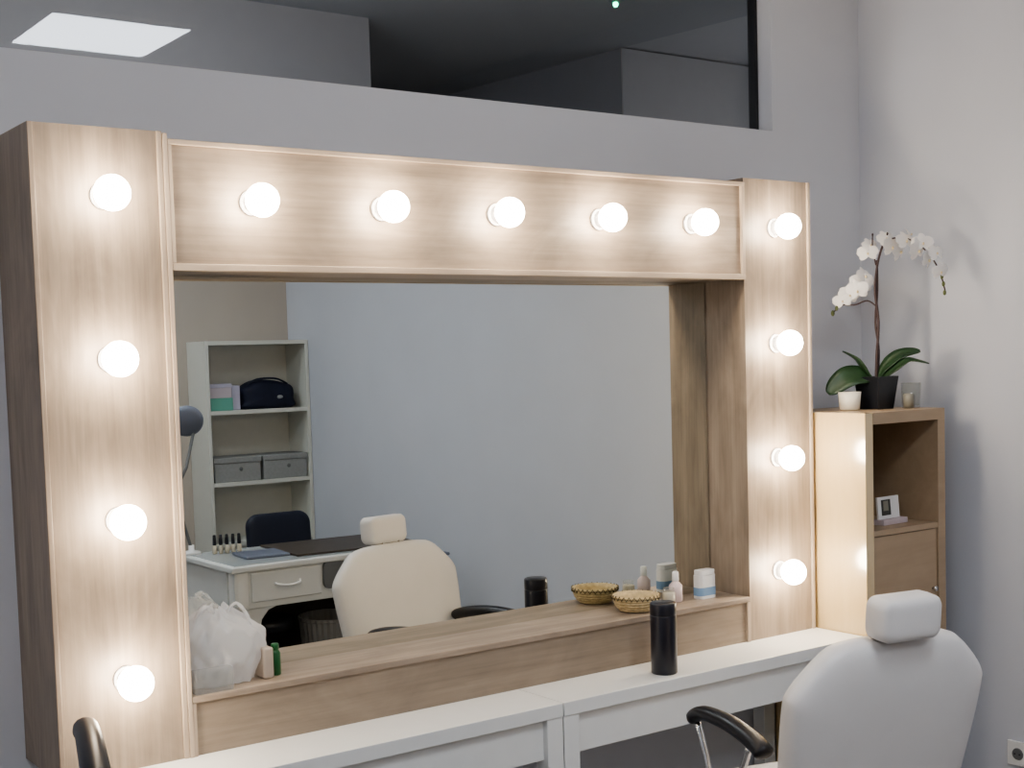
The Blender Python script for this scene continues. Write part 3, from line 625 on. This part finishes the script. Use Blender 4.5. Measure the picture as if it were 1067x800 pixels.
# ribbed waste basket and dark stool under the desk
t = thing('waste_basket', 'black ribbed waste basket standing under the manicure desk', 'basket', (2.09, -2.60, 0))
bm = B(); rings = []
for r, h in ((.105, 0), (.115, .01), (.15, .40), (.155, .405), (.155, .42), (.147, .42), (.110, .02)):
    rings.append([bm.verts.new((2.09+(r+(.004 if k % 2 else 0))*math.cos(2*PI*k/64), -2.60+(r+(.004 if k % 2 else 0))*math.sin(2*PI*k/64), h)) for k in range(64)])
for a, b in zip(rings, rings[1:]):
    for i in range(64): bm.faces.new((a[i], a[(i+1) % 64], b[(i+1) % 64], b[i]))
bm.faces.new(rings[0]); bm.faces.new(rings[-1]); obj('basket_body', bm, 'ribbed', t)
t = thing('rolling_stool', 'low black round stool pushed under the manicure desk', 'stool', (1.78, -2.66, 0))
bm = B(); lathe(bm, [(.10, .38), (.135, .385), (.14, .41), (.135, .44), (.06, .452)], (1.76, -2.66, 0), 32); obj('seat', bm, 'blackpad', t, True)
bm = B(); lathe(bm, [(.022, .06), (.022, .38)], (1.76, -2.66, 0), 16); obj('column', bm, 'chrome', t, True)
for k in range(5):
    a = 2*PI*k/5; ex, ey = 1.76+.06*math.cos(a)*2, -2.66+.06*math.sin(a)*2
    bm = B(); tube(bm, [(1.76, -2.66, .07), (ex, ey, .045)], .010, 8); sphere(bm, (ex, ey, .022), .022); obj('foot', bm, 'blackplastic', t, True)

# ------------------------------------------------------------------ lights
def light(name, kind, loc, energy, col, size=.1, rot=None):
    l = bpy.data.lights.new(name, kind); l.energy = energy; l.color = col
    if kind == 'AREA': l.size = size
    elif kind == 'POINT': l.shadow_soft_size = size
    o = bpy.data.objects.new(name, l); C.objects.link(o); o.location = loc
    if rot: o.rotation_euler = rot
    return o
light('far_room_fill', 'POINT', (.6, .95, 2.3), 20, (.97, .98, 1.), .2)  # added fill lamp without a fixture, brightens the wall beyond the window
light('far_bay_fill', 'POINT', (3.9, 1.0, 2.3), 6.5, (.97, .98, 1.), .2)  # added fill lamp without a fixture, lifts the bay walls
w = bpy.data.worlds.new('world'); bpy.context.scene.world = w; w.use_nodes = True
w.node_tree.nodes['Background'].inputs[0].default_value = (.6, .65, .7, 1); w.node_tree.nodes['Background'].inputs[1].default_value = .2

# ------------------------------------------------------------------ camera
yaw, pitch, roll = -.6259, -.0664, -.0291
fw = Vector((-math.sin(yaw)*math.cos(pitch), math.cos(yaw)*math.cos(pitch), math.sin(pitch)))
r0 = fw.cross(Vector((0, 0, 1))).normalized(); u0 = r0.cross(fw)
rr = r0*math.cos(roll)+u0*math.sin(roll); uu = -r0*math.sin(roll)+u0*math.cos(roll)
cam = bpy.data.cameras.new('camera'); co = bpy.data.objects.new('camera', cam); C.objects.link(co)
mw = Matrix((rr, uu, -fw)).transposed().to_4x4(); mw.translation = Vector((-1.0518, -2.986, 1.668)); co.matrix_world = mw
cam.sensor_width = 36; cam.lens = 1400/1067*36; cam.shift_y = (467.145-400)/1067; cam.clip_start = .02
bpy.context.scene.camera = co
sc = bpy.context.scene
sc.view_settings.view_transform = 'AgX'; sc.view_settings.look = 'AgX - Medium High Contrast'; sc.view_settings.exposure = 0.12
sc.cycles.max_bounces = 10; sc.cycles.diffuse_bounces = 5; sc.cycles.glossy_bounces = 5; sc.cycles.transparent_max_bounces = 12
sc.cycles.sample_clamp_indirect = 6; sc.cycles.use_denoising = True; sc.cycles.caustics_refractive = False; sc.cycles.caustics_reflective = True
